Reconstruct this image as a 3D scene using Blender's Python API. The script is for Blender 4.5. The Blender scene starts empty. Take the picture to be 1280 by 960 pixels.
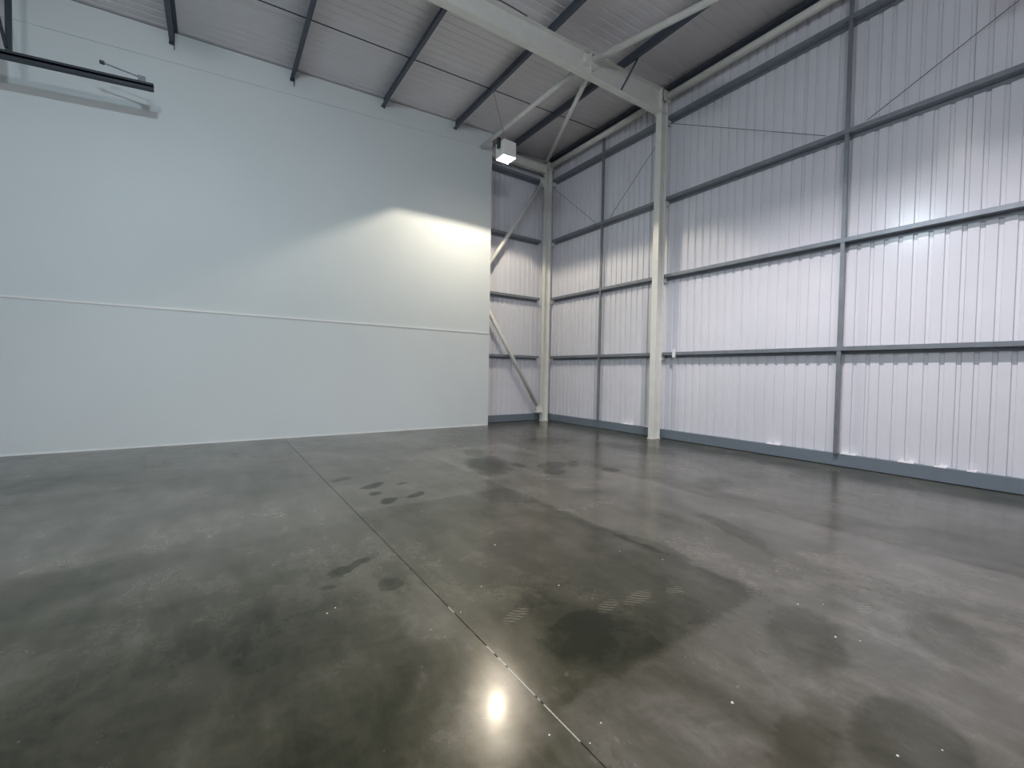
import bpy, math, random
from mathutils import Vector, Matrix
random.seed(7)
sc = bpy.context.scene
C = sc.collection

# ------------------------------------------------------------------ camera
cam_d = bpy.data.cameras.new('camera'); cam = bpy.data.objects.new('camera', cam_d); C.objects.link(cam)
FPX = 539.19
cam_d.sensor_width = 36.0; cam_d.sensor_fit = 'HORIZONTAL'; cam_d.lens = FPX / 1280 * 36.0
cam_d.clip_start = 0.05; cam_d.clip_end = 200
fw = Vector((0.56868789, 0.82210694, -0.02709721)); rt = Vector((0.82255251, -0.5684267, 0.01727564)); up = Vector((0.00120036, 0.03211332, 0.99948351))
M = Matrix.Identity(4)
for i in range(3):
    M[i][0] = rt[i]; M[i][1] = up[i]; M[i][2] = -fw[i]
M[0][3], M[1][3], M[2][3] = -9.43862, -11.62456, 1.6
cam.matrix_world = M
sc.camera = cam
# ------------------------------------------------------------------ world, exposure
w = bpy.data.worlds.new('world'); sc.world = w; w.use_nodes = True
w.node_tree.nodes['Background'].inputs[0].default_value = (0.55, 0.68, 0.8, 1)
w.node_tree.nodes['Background'].inputs[1].default_value = 0.6
sc.view_settings.view_transform = 'Standard'; sc.view_settings.look = 'None'
sc.view_settings.gamma = 1.0; sc.view_settings.use_curve_mapping = False
sc.view_settings.exposure = 0.34
# lamp positions (luminaire underside): the one in view, its fellows behind the camera, and an added fill lamp
LAMPS = [(-3.52, -2.63, 6.84, (1.0, 0.87, 0.69), 330.0, .55, .012),
         (-3.95, -9.3, 6.80, (1.0, 0.94, 0.96), 860.0, .70, .05),
         (-10.2, -7.2, 6.80, (0.74, 0.91, 1.0), 520.0, .10, .15),
         (-11.0, -15.6, 5.40, (0.98, 0.95, 1.0), 760.0, -.20, .30)]  # last entry: added unseen lamp, brightens the roof and upper walls

# ------------------------------------------------------------------ materials
def lin(c): return tuple((v / 12.92 if v <= .04045 else ((v + .055) / 1.055) ** 2.4) for v in c)
def mat(name, col, rough=0.5, metal=0.0, noise=0.0, nscale=8.0, bump=0.0, bscale=200.0, spec=0.5, emit=None, estr=0.0):
    m = bpy.data.materials.new(name); m.use_nodes = True
    nt = m.node_tree; b = nt.nodes['Principled BSDF']
    b.inputs['Base Color'].default_value = (*col, 1)
    b.inputs['Roughness'].default_value = rough; b.inputs['Metallic'].default_value = metal
    b.inputs['Specular IOR Level'].default_value = spec
    if emit:
        b.inputs['Emission Color'].default_value = (*emit, 1); b.inputs['Emission Strength'].default_value = estr
    tc = nt.nodes.new('ShaderNodeNewGeometry')
    if noise:
        n = nt.nodes.new('ShaderNodeTexNoise'); n.inputs['Scale'].default_value = nscale; n.inputs['Detail'].default_value = 6
        nt.links.new(tc.outputs['Position'], n.inputs['Vector'])
        r = nt.nodes.new('ShaderNodeMapRange'); r.inputs['From Min'].default_value = .25; r.inputs['From Max'].default_value = .75
        r.inputs['To Min'].default_value = 1 - noise; r.inputs['To Max'].default_value = 1 + noise
        nt.links.new(n.outputs['Fac'], r.inputs['Value'])
        x = nt.nodes.new('ShaderNodeMix'); x.data_type = 'RGBA'; x.blend_type = 'MULTIPLY'; x.inputs['Factor'].default_value = 1
        x.inputs['A'].default_value = (*col, 1); nt.links.new(r.outputs['Result'], x.inputs['B']); nt.links.new(x.outputs['Result'], b.inputs['Base Color'])
    if bump:
        n2 = nt.nodes.new('ShaderNodeTexNoise'); n2.inputs['Scale'].default_value = bscale; n2.inputs['Detail'].default_value = 3
        nt.links.new(tc.outputs['Position'], n2.inputs['Vector'])
        bp = nt.nodes.new('ShaderNodeBump'); bp.inputs['Strength'].default_value = bump; bp.inputs['Distance'].default_value = .01
        nt.links.new(n2.outputs['Fac'], bp.inputs['Height']); nt.links.new(bp.outputs['Normal'], b.inputs['Normal'])
    return m
MAT = {
 'partition': mat('white_plasterboard', (.75, .81, .82), .62, noise=.025, nscale=.5, bump=.06, bscale=60),
 'trim': mat('white_bead', (.90, .91, .90), .4, noise=.02),
 'clad': mat('coated_steel_cladding', (.76, .77, .83), .21, noise=.03, nscale=1.2, bump=.03, bscale=9),
 'roof': mat('coated_roof_liner', (.76, .74, .77), .45, noise=.04, nscale=1.5),
 'paint': mat('white_painted_steel', (.78, .79, .75), .4, noise=.05, nscale=5),
 'galv': mat('galvanised_steel', (.25, .275, .31), .38, metal=.35, noise=.12, nscale=6),
 'galv_dark': mat('dark_galvanised_steel', (.085, .10, .13), .5, metal=.25, noise=.12, nscale=5),
 'dark': mat('dark_steel', (.045, .055, .07), .5, metal=.3, noise=.1),
 'rail': mat('grey_coated_flashing', (.17, .21, .25), .42, noise=.05, nscale=3),
 'wire': mat('steel_wire', (.12, .13, .15), .5, metal=.5, noise=.05),
 'foam': mat('white_foam_closer', (.92, .92, .93), .8, noise=.05, nscale=40),
 'plastic': mat('white_plastic', (.85, .86, .86), .4, noise=.02),
 'joint': mat('joint_recess', (.05, .048, .04), .8, noise=.2, nscale=40),
 'sealant': mat('pale_joint_glint', (.42, .40, .35), .35, noise=.3, nscale=60),  # lamp glint along the joint, put into a pale colour
 'crumb': mat('white_crumb', (.75, .75, .72), .8, noise=.1, nscale=90),
 'housing': mat('lamp_housing_enamel', (.82, .82, .80), .4, noise=.02),
 'lens': mat('lit_lamp_lens', (.9, .9, .9), .3, emit=(1.0, .93, .80), estr=180.0),
 'outer': mat('rear_wall_paint', (.55, .57, .58), .6, noise=.04, nscale=.8),
}

# ------------------------------------------------------------------ mesh helpers
class MB:
    def __init__(s): s.v = []; s.f = []; s.weld = False
    def box(s, x0, x1, y0, y1, z0, z1):
        n = len(s.v)
        s.v += [(x, y, z) for x in (x0, x1) for y in (y0, y1) for z in (z0, z1)]
        for q in ((0,1,3,2),(4,6,7,5),(0,4,5,1),(2,3,7,6),(0,2,6,4),(1,5,7,3)): s.f.append(tuple(n + i for i in q))
        return s
    def prism(s, prof, a, b):
        """closed 3D profile loop: function a(i)->start verts, b->end verts given as lists of points"""
        n = len(s.v); k = len(a); s.v += list(a) + list(b)
        for i in range(k): s.f.append((n + i, n + (i + 1) % k, n + k + (i + 1) % k, n + k + i))
        s.f.append(tuple(n + i for i in reversed(range(k)))); s.f.append(tuple(n + k + i for i in range(k)))
        return s
    def tube(s, p0, p1, r, n=12, r1=None):
        p0 = Vector(p0); p1 = Vector(p1); d = (p1 - p0).normalized()
        u = d.cross(Vector((0, 0, 1)))
        if u.length < 1e-3: u = d.cross(Vector((1, 0, 0)))
        u.normalize(); v = d.cross(u); r1 = r if r1 is None else r1
        A = [tuple(p0 + r * (math.cos(t) * u + math.sin(t) * v)) for t in [2 * math.pi * i / n for i in range(n)]]
        B = [tuple(p1 + r1 * (math.cos(t) * u + math.sin(t) * v)) for t in [2 * math.pi * i / n for i in range(n)]]
        return s.prism(None, A, B)
    def path(s, pts, r, n=8):
        for a, b in zip(pts[:-1], pts[1:]): s.tube(a, b, r, n)
        return s
    def build(s, name, m, parent=None, smooth=False, data=False):
        me = bpy.data.meshes.new(name); me.from_pydata([tuple(v) for v in s.v], [], s.f)
        import bmesh
        bm = bmesh.new(); bm.from_mesh(me)
        if s.weld: bmesh.ops.remove_doubles(bm, verts=bm.verts, dist=1e-5)
        bmesh.ops.recalc_face_normals(bm, faces=bm.faces); bm.to_mesh(me); bm.free()
        me.materials.append(MAT[m] if isinstance(m, str) else m)
        if smooth:
            for p in me.polygons: p.use_smooth = len(p.vertices) == 4
        me.update()
        if data: return me
        o = bpy.data.objects.new(name, me); C.objects.link(o)
        if parent: o.parent = parent
        return o
def link(name, me, parent=None, loc=(0, 0, 0)):
    o = bpy.data.objects.new(name, me); C.objects.link(o); o.location = loc
    if parent: o.parent = parent
    return o
def tag(o, label, cat, group=None):
    o['label'] = label; o['category'] = cat
    if group: o['group'] = group
    return o
def struct(o, label, cat):
    o['kind'] = 'structure'; o['label'] = label; o['category'] = cat
    return o
def empty(name, loc=(0, 0, 0)):
    o = bpy.data.objects.new(name, None); C.objects.link(o); o.location = loc; o.empty_display_size = .1
    return o
def local(e, mb, name, m, smooth=False, parent=None):
    """world-space mesh builder -> part under empty e (which has only a translation)"""
    l = e.location
    mb.v = [(v[0] - l.x, v[1] - l.y, v[2] - l.z) for v in mb.v]
    o = mb.build(name, m, parent or e, smooth)
    if name == 'bolts': o['kind'] = 'stuff'
    return o
def bolt(mb, p, ax, r=.016, h=.018):
    d = Vector(ax).normalized(); return mb.tube(p, Vector(p) + d * h, r, 6)

# ------------------------------------------------------------------ dimensions
XW, YB, XL, YF = 0.0, 0.0, -16.0, -19.0        # sheet planes: right, back; left and front walls
def zr(x): return 8.80 + .060 * x               # roof underside
PUR = .22                                       # purlin depth
def zpb(x): return zr(x) - PUR                  # purlin underside
G = [2.163, 4.10, 6.014, 7.998]                 # girt tops
RAIL = .226
YC = -4.78; YN = -12.35                         # middle and next column
PY, PE = -.574, -2.663                          # partition face and its end
ORD = ['lowest', 'second', 'third', 'topmost']

# ------------------------------------------------------------------ floor
def floor_material():
    m = bpy.data.materials.new('polished_concrete'); m.use_nodes = True; nt = m.node_tree; L = nt.links.new
    b = nt.nodes['Principled BSDF']
    N = nt.nodes.new
    geo = N('ShaderNodeNewGeometry')
    def noise(sc_, det=6, rough=.6, vec=None, dist=0):
        n = N('ShaderNodeTexNoise'); n.inputs['Scale'].default_value = sc_; n.inputs['Detail'].default_value = det
        n.inputs['Roughness'].default_value = rough; n.inputs['Distortion'].default_value = dist
        L(vec or geo.outputs['Position'], n.inputs['Vector']); return n
    def math_(op, a, bb=None, clamp=False):
        n = N('ShaderNodeMath'); n.operation = op; n.use_clamp = clamp
        for i, v in enumerate((a, bb)):
            if v is None: continue
            if isinstance(v, (int, float)): n.inputs[i].default_value = v
            else: L(v, n.inputs[i])
        return n.outputs[0]
    def mr(v, a, c, t0=0., t1=1., smooth=True):
        n = N('ShaderNodeMapRange'); n.interpolation_type = 'SMOOTHSTEP' if smooth else 'LINEAR'
        L(v, n.inputs['Value']); n.inputs['From Min'].default_value = a; n.inputs['From Max'].default_value = c
        n.inputs['To Min'].default_value = t0; n.inputs['To Max'].default_value = t1; return n.outputs[0]
    # warped position
    nw = noise(2.2, 5, .65)
    sub = N('ShaderNodeVectorMath'); sub.operation = 'SUBTRACT'; L(nw.outputs['Color'], sub.inputs[0]); sub.inputs[1].default_value = (.5, .5, .5)
    scl = N('ShaderNodeVectorMath'); scl.operation = 'SCALE'; L(sub.outputs[0], scl.inputs[0]); scl.inputs['Scale'].default_value = .34
    add = N('ShaderNodeVectorMath'); add.operation = 'ADD'; L(geo.outputs['Position'], add.inputs[0]); L(scl.outputs[0], add.inputs[1])
    sep = N('ShaderNodeSeparateXYZ'); L(add.outputs[0], sep.inputs[0]); wx, wy = sep.outputs[0], sep.outputs[1]
    sp = N('ShaderNodeSeparateXYZ'); L(geo.outputs['Position'], sp.inputs[0]); px, py = sp.outputs[0], sp.outputs[1]
    # slightly warped coordinates for the straight bay edges
    nf = noise(7, 4, .7)
    jx = math_('ADD', px, math_('MULTIPLY', math_('SUBTRACT', nf.outputs['Fac'], .5), .22))
    jy = math_('ADD', py, math_('MULTIPLY', math_('SUBTRACT', nf.outputs['Fac'], .5), .16))
    def rect(x0, x1, y0, y1, e=.06):
        a = math_('MULTIPLY', mr(jx, x0 - e, x0 + e), mr(jx, x1 - e, x1 + e, 1, 0))
        c = math_('MULTIPLY', mr(jy, y0 - e, y0 + e), mr(jy, y1 - e, y1 + e, 1, 0))
        return math_('MULTIPLY', a, c)
    def ell(cx, cy, rx, ry, ang=0, soft=.35, X=wx, Y=wy):
        ca, sa = math.cos(ang), math.sin(ang)
        dx = math_('SUBTRACT', X, cx); dy = math_('SUBTRACT', Y, cy)
        u = math_('ADD', math_('MULTIPLY', dx, ca / rx), math_('MULTIPLY', dy, sa / rx))
        v = math_('ADD', math_('MULTIPLY', dx, -sa / ry), math_('MULTIPLY', dy, ca / ry))
        d = math_('ADD', math_('MULTIPLY', u, u), math_('MULTIPLY', v, v))
        return mr(d, 1 - soft, 1 + soft, 1, 0)
    big = noise(.38, 6, .6, dist=.6); mid = noise(1.7, 7, .65, dist=.4); fine = noise(14, 5, .7)
    strm = N('ShaderNodeMapping'); strm.inputs['Scale'].default_value = (2.6, .6, 1); strm.inputs['Rotation'].default_value = (0, 0, .7); L(geo.outputs['Position'], strm.inputs['Vector'])
    streak = noise(1.5, 6, .65, vec=strm.outputs[0])
    tone = math_('ADD', math_('ADD', math_('MULTIPLY', mr(big.outputs['Fac'], .3, .7), .40), math_('MULTIPLY', mr(mid.outputs['Fac'], .3, .7), .22)),
                 math_('ADD', math_('MULTIPLY', mr(streak.outputs['Fac'], .3, .7), .22), math_('MULTIPLY', fine.outputs['Fac'], .10)))
    mott = noise(4.5, 8, .72, dist=1.2)
    tone = math_('ADD', tone, math_('MULTIPLY', math_('SUBTRACT', mott.outputs['Fac'], .5), .55))
    # straight-edged bays of lighter and darker tone
    def addt(v, amt):
        nonlocal tone
        tone = math_('ADD', tone, math_('MULTIPLY', v, amt))
    addt(rect(-8.13, -6.1, -10.1, -6.7, .04), -.20)
    addt(rect(-6.1, -4.05, -11.5, -3.6, .05), .26)
    addt(rect(-8.13, -6.1, -12.5, -10.1, .04), .10)
    addt(rect(-4.05, -2.0, -11.5, -1.0, .10), -.02)
    addt(rect(-8.13, -4.6, -4.9, -1.4, .4), .10)
    addt(rect(-16, -8.13, -6.95, -4.6, .25), .12)
    # damp and oily blotches
    for (cx, cy, rx, ry, a, s) in [
        (-5.55, -5.3, .34, .75, -.45, -.50), (-5.2, -4.2, .22, .4, -.4, -.25), (-4.6, -5.9, .35, .22, .5, -.28),
        (-4.9, -6.3, .22, .16, .4, -.30), (-5.1, -5.6, .12, .2, 0, -.30), (-4.2, -6.0, .12, .25, -.6, -.30), (-4.0, -6.7, .16, .16, 0, -.35),
        (-7.64, -5.66, .22, .10, .6, -.42), (-7.28, -5.78, .10, .06, .6, -.35), (-7.29, -6.38, .15, .09, .6, -.42), (-7.66, -6.45, .17, .10, .6, -.45), (-7.75, -6.05, .12, .07, .6, -.40), (-7.9, -5.1, .16, .10, .6, -.25),
        (-8.53, -8.08, .22, .06, .45, -.40), (-8.35, -8.5, .10, .10, 0, -.25), (-8.8, -8.3, .06, .04, 0, -.25),
        (-7.2, -9.9, .62, .34, .1, -.12), (-7.6, -9.75, .3, .2, .3, -.20), (-6.4, -10.5, .36, .2, .3, -.24), (-6.9, -11.1, .3, .2, .2, -.3), (-7.35, -10.9, .3, .12, .2, -.2),
        (-10.5, -7.3, .9, .35, .5, -.25), (-9.4, -8.9, .9, .5, .2, -.20), (-8.75, -9.6, .6, .35, .3, -.18), (-11.6, -3.4, 1.2, .5, .1, -.18),
        (-6.05, -9.0, .10, .5, 0, -.3), (-5.0, -9.3, .12, .5, -.4, -.25), (-3.3, -8.1, .5, .25, .4, -.22), (-1.6, -8.7, .5, .3, .3, -.2),
        (-1.9, -5.6, .4, .9, .2, -.22), (-2.8, -3.8, .7, .5, .3, -.2), (-5.7, -11.0, .3, .2, .2, -.25)]:
        addt(ell(cx, cy, rx, ry, a, .75 if rx * ry > .2 else .4), s * (1.5 if cy > -7 else 1.0))
    # pale dusty scuffs: curved tyre-slip marks and scrapes
    wv = N('ShaderNodeTexWave'); wv.wave_type = 'BANDS'; wv.bands_direction = 'X'; wv.inputs['Scale'].default_value = 9.5; wv.inputs['Distortion'].default_value = 5; wv.inputs['Detail'].default_value = 3
    mp = N('ShaderNodeMapping'); mp.inputs['Rotation'].default_value = (0, 0, -.8); L(geo.outputs['Position'], mp.inputs['Vector']); L(mp.outputs[0], wv.inputs['Vector'])
    bands = mr(wv.outputs['Fac'], .55, .85)
    sc_ = None
    for (cx, cy, rx, ry, a) in [(-7.20, -9.60, .10, .05, .2), (-6.93, -9.64, .15, .06, .1), (-6.62, -9.72, .08, .05, 0), (-6.1, -10.03, .14, .05, .5), (-5.9, -9.85, .1, .03, .5), (-5.72, -10.6, .12, .04, .2), (-7.8, -9.35, .12, .05, .3)]:
        e = ell(cx, cy, rx, ry, a, .5, px, py); sc_ = e if sc_ is None else math_('MAXIMUM', sc_, e)
    scuff = math_('MULTIPLY', sc_, bands)
    spk = noise(38, 2, .5); specks = math_('MULTIPLY', mr(spk.outputs['Fac'], .74, .80), .35)
    ramp = N('ShaderNodeValToRGB'); cr = ramp.color_ramp
    cr.elements[0].position = .0; cr.elements[0].color = (.020, .021, .012, 1)
    cr.elements[1].position = 1.0; cr.elements[1].color = (.158, .144, .118, 1)
    e = cr.elements.new(.38); e.color = (.049, .046, .028, 1)
    e = cr.elements.new(.70); e.color = (.092, .084, .063, 1)
    L(tone, ramp.inputs['Fac'])
    # faint rusty tint
    rust = noise(.8, 4, .6); rf = math_('MULTIPLY', mr(rust.outputs['Fac'], .56, .72), .35)
    mx = N('ShaderNodeMix'); mx.data_type = 'RGBA'; mx.blend_type = 'MIX'; L(rf, mx.inputs['Factor']); L(ramp.outputs[0], mx.inputs['A']); mx.inputs['B'].default_value = (.115, .088, .068, 1)
    m2 = N('ShaderNodeMix'); m2.data_type = 'RGBA'; L(math_('ADD', math_('MULTIPLY', scuff, .40), specks, True), m2.inputs['Factor']); L(mx.outputs['Result'], m2.inputs['A']); m2.inputs['B'].default_value = (.26, .23, .17, 1)
    L(m2.outputs['Result'], b.inputs['Base Color'])
    rg = math_('ADD', mr(mid.outputs['Fac'], .3, .7, .15, .26), math_('MULTIPLY', fine.outputs['Fac'], .05))
    L(rg, b.inputs['Roughness']); b.inputs['Coat Weight'].default_value = .30; b.inputs['Coat Roughness'].default_value = .13; L(mr(tone, .0, .8, .06, .27, False), b.inputs['Coat Weight']); L(mr(tone, .0, .8, .18, .60, False), b.inputs['Specular IOR Level'])
    bp = N('ShaderNodeBump'); bp.inputs['Strength'].default_value = .05; bp.inputs['Distance'].default_value = .01; L(fine.outputs['Fac'], bp.inputs['Height']); L(bp.outputs[0], b.inputs['Normal'])
    return m
FM = floor_material()
JX = -8.13
fl = struct(MB().box(XL - .3, .3, YF - .3, .3, -.30, -.012).build('floor', 'joint'), 'dark polished concrete floor with stains and one long saw-cut joint', 'floor')
MB().box(XL - .3, JX - .003, YF - .3, .3, -.011, 0).build('floor_slab', FM, fl)
MB().box(JX + .003, .3, YF - .3, .3, -.011, 0).build('floor_slab', FM, fl)
for a, b_ in ((-9.60, -9.52), (-9.72, -9.64), (-9.98, -9.74), (-10.02, -10.0), (-10.3, -10.05), (-9.10, -9.02)): MB().box(JX - .003, JX + .003, a, b_, -.010, .0008).build('joint_glint', 'sealant', fl)  # pale strips standing in for the lamp's glint on the joint

# ------------------------------------------------------------------ ribbed cladding
PITCH, NR = .187, 6
PW = PITCH * NR
def clad_profile(n=NR, depth=.030):
    """(t, d): t along the wall, d proud of the sheet plane; pans proud, grooves back"""
    pts = []
    for i in range(n):
        t = i * PITCH
        pts += [(t + .0012 if i == 0 else t, depth), (t + .126, depth), (t + .134, 0.0), (t + .179, 0.0)]
    pts += [(n * PITCH - .0012, depth)]
    return pts
def clad_mesh(name, axis, z0, z1, m):
    pr = clad_profile(); back = -.03
    loop = pr + [(pr[-1][0], back), (pr[0][0], back)]
    if axis == 'y': A = [(-d, -t, z0) for t, d in loop]; B = [(-d, -t, z1) for t, d in loop]
    else: A = [(-t, -d, z0) for t, d in loop]; B = [(-t, -d, z1) for t, d in loop]
    return MB().prism(None, A, B).build(name, m, data=True)
wr = struct(MB().box(.035, .10, YF, .10, 0, 8.95).build('wall_right', 'outer'), 'ribbed white steel clad wall on the right', 'wall')
me = clad_mesh('cladding_panel', 'y', RAIL - .03, 8.79, 'clad')
for i in range(17): link('cladding_panel', me, wr, (0, -i * PW, 0))
wb = struct(MB().box(XL, .03, .035, .10, 0, 8.95).build('wall_back', 'outer'), 'narrow strip of ribbed white steel cladding between partition and corner column', 'wall')
me = clad_mesh('cladding_panel', 'x', RAIL - .03, 8.60, 'clad')
for i in range(3): link('cladding_panel', me, wb, (0 - i * PW, 0, 0))
# lean base rails (kick flashing) with foam closers on top
XR = -.125
br = struct(MB().box(XR, -.001, -18.98, -.13, .012, RAIL).build('baseboard_right', 'rail'), 'grey steel kick rail along the foot of the right wall', 'baseboard')
MB().box(XR + .012, -.001, -18.98, -.13, 0, .012).build('shadow_gap', 'dark', br)
for y0, y1 in ((-3.9, -3.55), (-4.62, -4.3), (-7.6, -7.35), (-8.85, -8.62), (-9.62, -9.42), (-10.0, -9.86), (-10.32, -10.22)):
    MB().box(XR + .01, -.03, y0, y1, RAIL, RAIL + .018).build('foam_closer', 'foam', br)
bb = struct(MB().box(-3.3, -.13, XR, -.001, .012, RAIL).build('baseboard_back', 'rail'), 'grey steel kick rail behind the diagonal brace', 'baseboard')
MB().box(-3.3, -.13, XR + .012, -.001, 0, .012).build('shadow_gap', 'dark', bb)

# ------------------------------------------------------------------ partition
def slope_box(mb, x0, x1, y0, y1, zb0, zb1, zt0, zt1):
    A = [(x0, y0, zb0), (x0, y1, zb0), (x0, y1, zt0), (x0, y0, zt0)]; B = [(x1, y0, zb1), (x1, y1, zb1), (x1, y1, zt1), (x1, y0, zt1)]
    return mb.prism(None, A, B)
wl = struct(slope_box(MB(), XL, PE, PY, PY + .13, 0, 0, zr(XL) - .003, zr(PE) - .003).build('wall_left', 'partition'), 'smooth white plasterboard partition wall on the left', 'wall')
MB().box(PE - .001, PE + .006, PY - .004, PY + .13, 0, 8.3).build('edge_bead', 'trim', wl)
zt = 2.755
struct(MB().box(XL, PE, PY - .014, PY - .001, zt - .022, zt + .016).build('trim_1', 'trim'), 'thin white horizontal bead across the white partition', 'trim')
struct(slope_box(MB(), XL, PE, PY - .022, PY - .001, 7.512 - .0755 * 4.6, 8.17, zr(XL) - .004, zr(PE) - .004).build('trim_2', 'partition'), 'shallow white head strip where partition meets the roof', 'trim')
struct(MB().box(XL, PE, PY - .012, PY - .001, 0, .018).build('trim_3', 'trim'), 'thin white sealant line at the foot of the partition', 'trim')

# ------------------------------------------------------------------ roof
cl = struct(slope_box(MB(), XL - .1, .12, YF - .1, .12, zr(XL - .1) + .06, zr(.12) + .06, zr(XL - .1) + .12, zr(.12) + .12).build('ceiling', 'roof'), 'pale grey ribbed roof liner above the purlins', 'ceiling')
pr = clad_profile(depth=.007); loop = pr + [(pr[-1][0], -.03), (pr[0][0], -.03)]
me = MB().prism(None, [(XL, -t, zr(XL) - d + .025) for t, d in loop], [(.03, -t, zr(.03) - d + .025) for t, d in loop]).build('roof_panel', 'roof', data=True)
for i in range(17): link('roof_panel', me, cl, (0, -i * PW, 0))
# walls out of view
struct(MB().box(XL - .15, XL, YF, .1, 0, 8.0).build('wall_side', 'outer'), 'plain painted wall on the far left outside the view', 'wall')
struct(MB().box(XL, .1, YF - .15, YF, 0, 9.0).build('wall_front', 'outer'), 'plain painted wall behind the viewer', 'wall')

# ------------------------------------------------------------------ steel frame
def ibeam_section(depth, width, tf=.014, tw=.010):
    d, b, = depth / 2, width / 2
    return [(-d, -b), (-d + tf, -b), (-d + tf, -tw / 2), (d - tf, -tw / 2), (d - tf, -b), (d, -b), (d, b), (d - tf, b), (d - tf, tw / 2), (-d + tf, tw / 2), (-d + tf, b), (-d, b)]
def column(xc, yc, depth, width, z1, label, braces=None):
    e = empty('steel_column', (xc, yc, 0))
    s = ibeam_section(depth, width)
    local(e, MB().prism(None, [(xc + a, yc + b, .012) for a, b in s], [(xc + a, yc + b, z1) for a, b in s]), 'shaft', 'paint')
    local(e, MB().box(xc - depth / 2 - .02, xc + depth / 2 + .02, yc - width / 2 - .015, yc + width / 2 + .015, 0, .014), 'base_plate', 'paint')
    local(e, MB().box(xc - depth / 2 - .004, xc + depth / 2 + .004, yc - width / 2 - .004, yc + width / 2 + .004, z1, z1 + .012), 'cap_plate', 'paint')
    for g in G:                                           # girt cleats on the outer flange
        for sy in (-1, 1):
            local(e, MB().box(xc + depth / 2 + .001, -.05, yc + sy * .05 - .004, yc + sy * .05 + .004, g - .19, g - .01), 'girt_cleat', 'paint')
    return tag(e, label, 'column', 'white steel columns along the right wall')
mc = column(-.345, YC, .25, .165, zpb(-.22) - .015, 'white steel I-section column at the middle of the right wall, carrying the big rafter')
cc = column(-.335, -.36, .23, .155, 8.46, 'white steel corner column where the two ribbed walls meet')
nc = column(-.345, YN, .25, .165, zpb(-.22) - .015, 'white steel column of the right wall nearest the viewer')
# end-plate stiffeners on the middle column
for dz in (8.03, 8.42):
    local(mc, MB().box(-.455, -.235, YC - .078, YC - .006, dz - .007, dz + .007), 'stiffener', 'paint')
mb = MB()
for zz in (7.95, 8.12, 8.28, 8.45):
    bolt(mb, (-.472, YC - .055, zz), (-1, 0, 0)); bolt(mb, (-.472, YC + .055, zz), (-1, 0, 0))

# the rafters
def rafter(yc, label, bolts=None):
    e = empty('roof_rafter', (-.475, yc, 7.95))
    def ztop(x): return zpb(x) - .004
    def zbot(x): return 8.0 + .030 * x if x > -5.5 else ztop(x) - (ztop(-5.5) - (8.0 + .030 * -5.5))
    xs = [-.487, -5.5, XL + .01]
    hw = .085
    def strip(f0, f1, y0, y1):
        m = MB()
        for a, b in zip(xs[:-1], xs[1:]): slope_box(m, a, b, y0, y1, f0(a), f0(b), f1(a), f1(b))
        m.weld = True
        return m
    local(e, strip(lambda x: zbot(x) + .016, lambda x: ztop(x) - .016, yc - .006, yc + .006), 'web', 'paint')
    local(e, strip(lambda x: zbot(x), lambda x: zbot(x) + .016, yc - hw, yc + hw), 'bottom_flange', 'paint')
    local(e, strip(lambda x: ztop(x) - .016, lambda x: ztop(x), yc - hw, yc + hw), 'top_flange', 'paint')
    local(e, MB().box(-.487, -.472, yc - hw, yc + hw, zbot(-.48) - .03, ztop(-.48)), 'end_plate', 'paint')
    xs_ = -2.85
    local(e, MB().box(xs_ - .006, xs_ + .006, yc - hw + .005, yc - .007, zbot(xs_) + .017, ztop(xs_) - .017), 'stiffener', 'paint')
    local(e, MB().prism(None, [(-3.02, yc - .006, 8.12), (-2.68, yc - .006, 8.12), (-2.68, yc - .006, 8.34), (-3.02, yc - .006, 8.34)], [(-3.02, yc - .10, 8.16), (-2.68, yc - .10, 8.16), (-2.68, yc - .10, 8.30), (-3.02, yc - .10, 8.30)]), 'brace_gusset', 'paint')
    if bolts: local(e, bolts, 'bolts', 'paint')
    return tag(e, label, 'rafter', 'white roof rafters')
ra = rafter(YC, 'large white steel rafter running left from the middle column under the roof', mb)
rb = rafter(YN, 'white steel rafter nearest the viewer, overhead')
# gable top beam
e = empty('gable_beam', (-.46, -.36, 8.12))
s = ibeam_section(.25, .14)
local(e, MB().prism(None, [(-.455, -.36 + b, 8.27 + a) for a, b in s], [(-3.3, -.36 + b, 8.22 + a) for a, b in s]), 'beam', 'paint')
local(e, MB().box(-.47, -.452, -.44, -.28, 8.10, 8.42), 'end_plate', 'paint')
tag(e, 'white steel beam running left from top of the corner column behind the lamp', 'beam')

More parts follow.
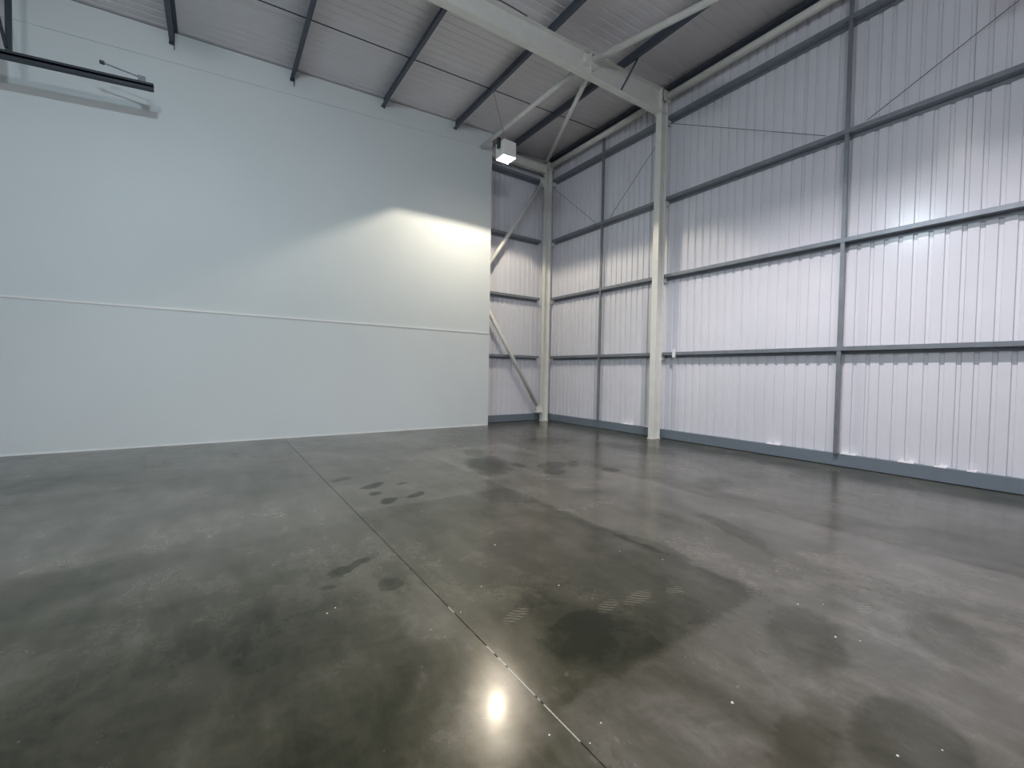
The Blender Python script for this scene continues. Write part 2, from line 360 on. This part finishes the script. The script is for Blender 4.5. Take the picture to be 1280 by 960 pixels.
# ------------------------------------------------------------------ girts
TH = .006
def zsec(top, h=.068, d=.168, x0=.2, lip=.016):
    """Z section: (distance from sheet inwards, z)"""
    w0 = top - h
    return [(x0, top), (x0, w0), (x0 - d, w0), (x0 - d, w0 - h), (x0 - d + lip, w0 - h), (x0 - d + lip, w0 - h + TH), (x0 - d + TH, w0 - h + TH),
            (x0 - d + TH, w0 - TH), (x0 - TH, w0 - TH)] if False else \
           [(x0, top), (x0, w0 - TH), (x0 - d + TH, w0 - TH), (x0 - d + TH, w0 - h), (x0 - d, w0 - h), (x0 - d, w0), (x0 - TH, w0), (x0 - TH, top - TH), (x0 - lip, top - TH), (x0 - lip, top)]
def girt(axis, a, b, top, label, group):
    if axis == 'y':
        e = empty('wall_girt', (-.1, (a + b) / 2, top - .14))
        A = [(-d, a, z) for d, z in zsec(top)]; B = [(-d, b, z) for d, z in zsec(top)]
    else:
        e = empty('wall_girt', ((a + b) / 2, -.1, top - .14))
        A = [(a, -d, z) for d, z in zsec(top)]; B = [(b, -d, z) for d, z in zsec(top)]
    local(e, MB().prism(None, A, B), 'rail', 'galv')
    m = MB()
    for q in (a, b):
        k = q + (.06 if q == min(a, b) else -.06)
        for dz in (.012,):
            for t in (-.03, .03):
                if axis == 'y': bolt(m, (-.13 + t, k, top - .068 - TH), (0, 0, -1), .011, .012)
                else: bolt(m, (k, -.13 + t, top - .068 - TH), (0, 0, -1), .011, .012)
    local(e, m, 'bolts', 'wire')
    return tag(e, label, 'girt', group)
for i, g in enumerate(G):
    girt('y', -.44, YC + .004, g, f'{ORD[i]} grey steel girt of the right wall between corner column and middle column', 'right wall girts, far bay')
    girt('y', YC - .004, YN + .004, g, f'{ORD[i]} grey steel girt of the right wall, near bay right of middle column', 'right wall girts, near bay')
    girt('y', YN - .004, -18.95, g, f'{ORD[i]} grey steel girt of the right wall behind the viewer', 'right wall girts, rear bay')
    girt('x', -3.3, -.46, g, f'{ORD[i]} short grey girt between partition edge and corner column', 'back wall girts')
# vertical sag posts between the girts
levels = [(RAIL + .004, G[0] - .076), (G[0] - .066, G[1] - .076), (G[1] - .066, G[2] - .076), (G[2] - .066, G[3] - .076), (G[3] - .066, 8.42)]
LV = ['below the lowest girt', 'between lowest and second girts', 'between second and third girts', 'between third and topmost girts', 'above the topmost girt']
for bay, ys in (('far bay', -2.672), ('near bay', -8.565)):
    for (z0, z1), t in zip(levels, LV):
        e = empty('sag_post', (-.155, ys, z0))
        x0, x1, y0, y1, tk = -.192, -.132, ys - .03, ys + .03, .005
        L_ = [(x0, y0), (x1, y0), (x1, y0 + tk), (x0 + tk, y0 + tk), (x0 + tk, y1 - tk), (x1, y1 - tk), (x1, y1), (x0, y1)]
        local(e, MB().prism(None, [(x, y, z0 + .008) for x, y in L_], [(x, y, z1 - .008) for x, y in L_]), 'channel', 'galv')
        for zz in (z0, z1 - .008): local(e, MB().box(x0 - .004, x1 + .004, y0 - .006, y1 + .006, zz, zz + .008), 'end_plate', 'galv')
        tag(e, f'vertical dark steel sag post {t}, {bay} of the right wall', 'post', f'sag posts, {bay}')
# diagonal tie wires between third and topmost girts
for a, b, t in [((-.205, -.50, 7.70), (-.205, -2.45, 6.03), 'slanting down from the corner column to the post'),
                ((-.205, YC + .1, 7.55), (-.205, -3.0, 6.03), 'slanting down from the middle column to the far post'),
                ((-.205, YC - .10, 7.80), (-.205, -8.25, 6.03), 'slanting down from the middle column to the near post'),
                ((-.205, YN + .1, 7.80), (-.205, -8.85, 6.03), 'slanting up from the near post towards the right edge')]:
    o = MB().tube(a, b, .0065, 6).build('tie_wire', 'wire')
    tag(o, f'thin tie wire {t}', 'wire', 'diagonal tie wires')

# ------------------------------------------------------------------ eave tubes and eave purlin
for a, b, t in ((-.45, YC + .10, 'far bay, corner to middle column'), (YC - .10, YN + .10, 'near bay, right of middle column')):
    e = empty('eave_tube', (-.3, (a + b) / 2, 8.4))
    sgn = 1
    local(e, MB().tube((-.3, a - .012, 8.40), (-.3, b + .012, 8.40), .082, 20), 'tube', 'paint', True)
    m = MB().box(-.42, -.19, a - .012, a, 8.29, 8.51); local(e, m, 'flange_plate', 'paint')
    m = MB().box(-.42, -.19, b, b + .012, 8.29, 8.51); local(e, m, 'flange_plate', 'paint')
    m = MB()
    for q, s_ in ((a - .012, -1), (b + .012, 1)):
        for xx in (-.405, -.21):
            for zz in (8.31, 8.49): bolt(m, (xx, q, zz), (0, s_, 0), .013, .016)
    local(e, m, 'bolts', 'paint')
    tag(e, f'white round eave tube under the roof edge, {t}', 'tube', 'white eave tubes')
o = MB().prism(None, [(-x, -.02, z) for x, z in zsec(zr(-.1) - .03, .065, .15, .186)], [(-x, -18.95, z) for x, z in zsec(zr(-.1) - .03, .065, .15, .186)]).build('eave_purlin', 'galv_dark')
tag(o, 'dark steel eave purlin along the top edge of the right wall', 'purlin')

# ------------------------------------------------------------------ roof purlins
PX = [-1.84, -3.88, -5.90, -7.95, -10.08, -12.12, -14.15]
PN = ['first dark steel roof purlin from the right wall, nearest the eave tube', 'second dark steel roof purlin from the right wall, the lamp hangs from it',
      'third dark steel roof purlin from the right wall', 'fourth dark steel roof purlin from the right wall, with a cleat at its end',
      'fifth dark steel roof purlin from the right wall, at top left', 'sixth dark roof purlin, above the hanging strut channel', 'seventh dark roof purlin at the far left']
for x, lab in zip(PX, PN):
    y1 = -.03 if x > PE else PY - .02
    zt_, zb_ = zr(x) + .010, zpb(x)
    e = empty('roof_purlin', (x, -9, zb_))
    f = .07; lp = .018
    S = [(-f, zb_), (TH / 2, zb_), (TH / 2, zt_ - TH), (f, zt_ - TH), (f, zt_), (-TH / 2, zt_), (-TH / 2, zb_ + TH), (-f + TH, zb_ + TH), (-f + TH, zb_ + lp), (-f, zb_ + lp)]
    local(e, MB().prism(None, [(x + a, y1, z) for a, z in S], [(x + a, -18.95, z) for a, z in S]), 'channel', 'galv_dark')
    if x < PE:
        dz = {-7.95: .13, -10.08: .12, -5.90: .03}.get(x, .015)
        m = MB().box(x + .004, x + .014, y1 - .06, y1 + .005, zb_ - dz, zt_ - .03)
        if dz > .1: local(e, MB().box(x - .075, x + .003, y1 - .05, y1 + .005, zb_ - .035, zb_ - .002), 'cleat_seat', 'dark')
        local(e, m, 'end_cleat', 'dark')
    for yc in (YC, YN):
        local(e, MB().box(x + .004, x + .012, yc - .06, yc + .06, zb_, zb_ + .17), 'rafter_cleat', 'galv_dark')
    tag(e, lab, 'purlin', 'roof purlins')
# sag rods between purlins at mid bay
edges = [-.2] + PX
nm = ['eave purlin and first purlin', 'first and second purlins', 'second and third purlins', 'third and fourth purlins', 'fourth and fifth purlins', 'fifth and sixth purlins', 'sixth and seventh purlins']
for a, b, t in zip(edges[:-1], edges[1:], nm):
    o = MB().tube((a - .008, -2.45, zr(a) - .07), (b + .008, -2.45, zr(b) - .07), .011, 6).build('sag_rod', 'dark')
    tag(o, f'thin dark sag rod under the roof between {t}', 'rod', 'roof sag rods')

# ------------------------------------------------------------------ braces
def brace(name, p0, p1, r, label, cat='brace', plates=(True, True), group=None, pl_axis='y', mt='paint'):
    p0 = Vector(p0); p1 = Vector(p1); e = empty(name, p0); d = (p1 - p0).normalized()
    local(e, MB().tube(p0 + d * .06, p1 - d * .06, r, 16), 'tube', mt, True)
    for p, s_, on in ((p0, 1, plates[0]), (p1, -1, plates[1])):
        if not on: continue
        # flattened spade end and bolt
        u = d.cross(Vector((0, 1, 0))) if pl_axis == 'y' else d.cross(Vector((0, 0, 1)))
        u.normalize(); v = d.cross(u).normalized()
        def q(t, a, b): return tuple(p + s_ * d * t + u * a + v * b)
        k = r * 1.15
        pl = local(e, MB().prism(None, [q(-.09, -k, -.008), q(-.09, k, -.008), q(-.09, k, .008), q(-.09, -k, .008)], [q(.16, -k, -.008), q(.16, k, -.008), q(.16, k, .008), q(.16, -k, .008)]), 'end_plate', mt)
        m = MB()
        for t in (-.05, .01): m.tube(p + s_ * d * t - v * .024, p + s_ * d * t + v * .024, .014, 6)
        local(e, m, 'bolts', mt, parent=pl)
    return tag(e, label, cat, group)
b1 = brace('diagonal_brace', (-.53, -.30, 7.855), (-2.90, -.30, 4.33), .062, 'upper white tube brace slanting from corner column top down behind the partition', group='white corner braces')
b2 = brace('diagonal_brace', (-.56, -.30, .47), (-2.90, -.30, 4.05), .062, 'lower white tube brace slanting up from the foot of the corner column', group='white corner braces')
local(b2, MB().box(-.62, -.455, -.335, -.312, .30, .52), 'gusset', 'paint'); local(b2, MB().box(-.62, -.455, -.42, -.18, .286, .299), 'cleat', 'paint')
local(b1, MB().box(-.62, -.458, -.335, -.312, 7.72, 7.99), 'gusset', 'paint')
brace('roof_strut', (-3.02, YC + .02, 8.10), (-3.05, PY - .02, 8.10), .052, 'white tube strut from rafter straight back to the partition above the lamp', group='white roof braces', pl_axis='z', plates=(True, False))
brace('roof_brace', (-2.80, YC + .02, 8.06), (-.50, -.50, 8.50), .052, 'white tube brace from rafter diagonally to the corner column top', group='white roof braces', pl_axis='z')
brace('roof_brace', (-2.82, YC - .06, 8.24), (-.50, YN + .1, 8.46), .066, 'white tube brace running from the rafter to the upper right', group='white roof braces', pl_axis='z')
# fly brace
e = empty('fly_brace', (-1.95, YC - .07, 8.0))
A = Vector((-1.84, -5.24, zpb(-1.84) + .05)); B = Vector((-1.95, YC - .075, 7.955))
d = (B - A).normalized(); u = d.cross(Vector((1, 0, 0))).normalized(); v = Vector((1, 0, 0))
Ls = [(0, 0), (.045, 0), (.045, .005), (.005, .005), (.005, .045), (0, .045)]
local(e, MB().prism(None, [tuple(A + u * a + v * b) for a, b in Ls], [tuple(B + u * a + v * b) for a, b in Ls]), 'angle', 'galv_dark')
local(e, MB().tube(B - Vector((.01, 0, -.03)), B + Vector((.05, 0, .03)), .014, 6), 'bolt', 'plastic')
tag(e, 'short dark angle brace between first purlin and the rafter bottom flange', 'brace')

# ------------------------------------------------------------------ lamps
def lamp(x, y, z, col, power, label, cut, soft):
    """open-bottomed square box fitting; the bulb sits cut*h above the rim, so the skirt gives the straight cut-off"""
    e = empty('high_bay_lamp', (x, y, z))
    h, t = .18, .008
    zb = z + h * cut + .035
    for nm_, bx in (('housing', (-h, -h + t, -h, h)), ('housing', (h - t, h, -h, h)), ('housing', (-h + t, h - t, -h, -h + t)), ('housing', (-h + t, h - t, h - t, h))):
        local(e, MB().box(x + bx[0], x + bx[1], y + bx[2], y + bx[3], z, z + .36), 'side_panel', 'housing')
    local(e, MB().box(x - h, x + h, y - h, y + h, z + .36, z + .37), 'top_panel', 'housing')
    local(e, MB().box(x - h + t, x + h - t, y - h + t, y + h - t, zb + .06, zb + .065), 'reflector', 'housing')
    for i in range(5):
        q = -.14 + .07 * i
        local(e, MB().box(x - h - .010, x - h - .0005, y + q - .004, y + q + .004, z + .06, z + .34), 'rib', 'housing')
        local(e, MB().box(x + q - .004, x + q + .004, y - h - .010, y - h - .0005, z + .06, z + .34), 'rib', 'housing')
    m = MB(); n = 14
    m.tube((x, y, zb + .06), (x, y, zb + .035), .035, n, .055); m.tube((x, y, zb + .035), (x, y, zb + .012), .055, n, .055); m.tube((x, y, zb + .012), (x, y, zb), .055, n, .03)
    m.weld = True
    local(e, m, 'bulb', 'lens', True)
    px = min(PX, key=lambda q: abs(q - x))
    local(e, MB().box(x - .05, x + .05, y - .02, y + .02, z + .37, z + .41), 'hanger_bracket', 'dark')
    local(e, MB().tube((x, y, z + .41), (px - .03, y, zpb(px) + .004), .007, 6), 'suspension_wire', 'galv')
    local(e, MB().box(x - .25, x - h - .011, y - .05, y + .03, z + .20, z + .44), 'gear_box', 'dark')
    ld = bpy.data.lights.new('lamp_light', 'POINT'); ld.energy = power; ld.color = col; ld.shadow_soft_size = soft
    lo = bpy.data.objects.new('lamp_light', ld); C.objects.link(lo); lo.parent = e; lo.location = (0, 0, zb - .035 - z)
    return tag(e, label, 'lamp', 'high bay lamps')
LL = ['lit white box high-bay lamp hanging near the corner beside the partition end', 'lit high-bay lamp hanging over the right half of the floor behind the view',
      'lit high-bay lamp hanging over the left half of the floor behind the view', 'added unseen fill lamp at the rear of the hall behind the viewer']
for (x, y, z, c_, p_, k_, r_), l_ in zip(LAMPS, LL): lamp(x, y, z, c_, p_, l_, k_, r_)

# ------------------------------------------------------------------ hanging strut channel, top left
TY = -1.55
def tz(x): return 6.53 + .0975 * (x + 10.31)
e = empty('strut_channel', (-11.9, TY, tz(-11.9)))
x0, x1 = -14.6, -10.31
def cs(x): # open channel, slot towards the room
    z = tz(x); d, hh, t = .05, .055, .006
    return [(x, TY + d, z - hh), (x, TY + d, z + hh), (x, TY - d, z + hh), (x, TY - d, z + .018), (x, TY - d + t, z + .018), (x, TY - d + t, z + hh - t), (x, TY + d - t, z + hh - t),
            (x, TY + d - t, z - hh + t), (x, TY - d + t, z - hh + t), (x, TY - d + t, z - .018), (x, TY - d, z - .018), (x, TY - d, z - hh)]
local(e, MB().prism(None, cs(x0), cs(x1)), 'channel', 'dark')
hx = -12.04
local(e, MB().box(hx - .035, hx + .035, TY - .02, TY + .02, tz(hx) + .055, zr(hx) - .02), 'hanger', 'dark')
local(e, MB().tube((hx - .02, TY - .03, tz(hx) + .10), (hx - .30, TY - .03, zr(hx - .3) - .02), .022, 8), 'stay_rod', 'dark')
hx2 = -14.1
local(e, MB().box(hx2 - .035, hx2 + .035, TY - .02, TY + .02, tz(hx2) + .055, zr(hx2) - .02), 'hanger', 'dark')
tag(e, 'dark steel strut channel hanging under the roof in front of the partition', 'channel')
e = empty('side_pipe', (-10.47, TY, tz(-10.47) + .056))
xb = -10.47
local(e, MB().box(xb - .05, xb + .05, TY - .04, TY + .04, tz(xb) + .061, tz(xb) + .15), 'bracket', 'galv')
local(e, MB().tube((xb, TY, tz(xb) + .13), (-10.98, TY, tz(-10.98) + .235), .014, 8), 'pipe', 'galv')
local(e, MB().tube((-10.95, TY, tz(-10.95) + .228), (-11.01, TY, tz(-11.01) + .241), .030, 10), 'end_knob', 'dark')
tag(e, 'short thin pipe with a dark end knob on the hanging strut channel', 'pipe')

# ------------------------------------------------------------------ small things
e = empty('cable_tag', (-.215, -5.20, 2.02))
local(e, MB().box(-.225, -.207, -5.24, -5.16, 2.03, 2.17), 'plate', 'plastic'); local(e, MB().box(-.222, -.210, -5.225, -5.175, 2.17, 2.24), 'neck', 'plastic')
tag(e, 'small white plastic tag clipped to the lowest girt beside the middle column', 'tag')
pts = []
for i in range(25):
    t = i / 24; x = -4.55 - 2.2 * t
    pts.append((x, YC - .075 + .008 * math.sin(9 * t), zpb(x) + .035 + .03 * abs(math.sin(7 * t))))
o = MB().path(pts, .011, 6).build('roof_cable', 'wire'); tag(o, 'thin dark cable lying along the top of the big rafter', 'cable')
o = MB().box(-3.80, -3.72, -4.30, -4.29, 8.24, 8.34).build('purlin_tag', 'plastic'); tag(o, 'small white tag under the second purlin beside the rafter', 'tag')
# crumbs on the floor
crm = MB(); crm.tube((0, 0, 0), (0, 0, .007), .011, 6, .005); cme = crm.build('crumb', 'crumb', data=True)
for (x, y) in [(-6.24, -9.34), (-6.42, -9.02), (-8.77, -8.62), (-8.83, -8.66), (-6.05, -10.32), (-5.9, -10.42), (-6.28, -10.62), (-6.20, -10.72), (-7.35, -10.55), (-7.05, -11.1), (-6.85, -11.2), (-8.22, -10.2), (-8.09, -9.12), (-7.3, -8.3), (-7.3, -9.2), (-7.8, -8.9), (-8.1, -10.33), (-7.98, -10.28)]:
    o = link('floor_crumb', cme, None, (x, y, 0)); o.rotation_euler.z = random.random() * 6; k = .35 + .4 * random.random(); o.scale = (k, k, k)
    tag(o, 'tiny white crumb of debris lying on the dark floor', 'crumb', 'white crumbs on the floor')
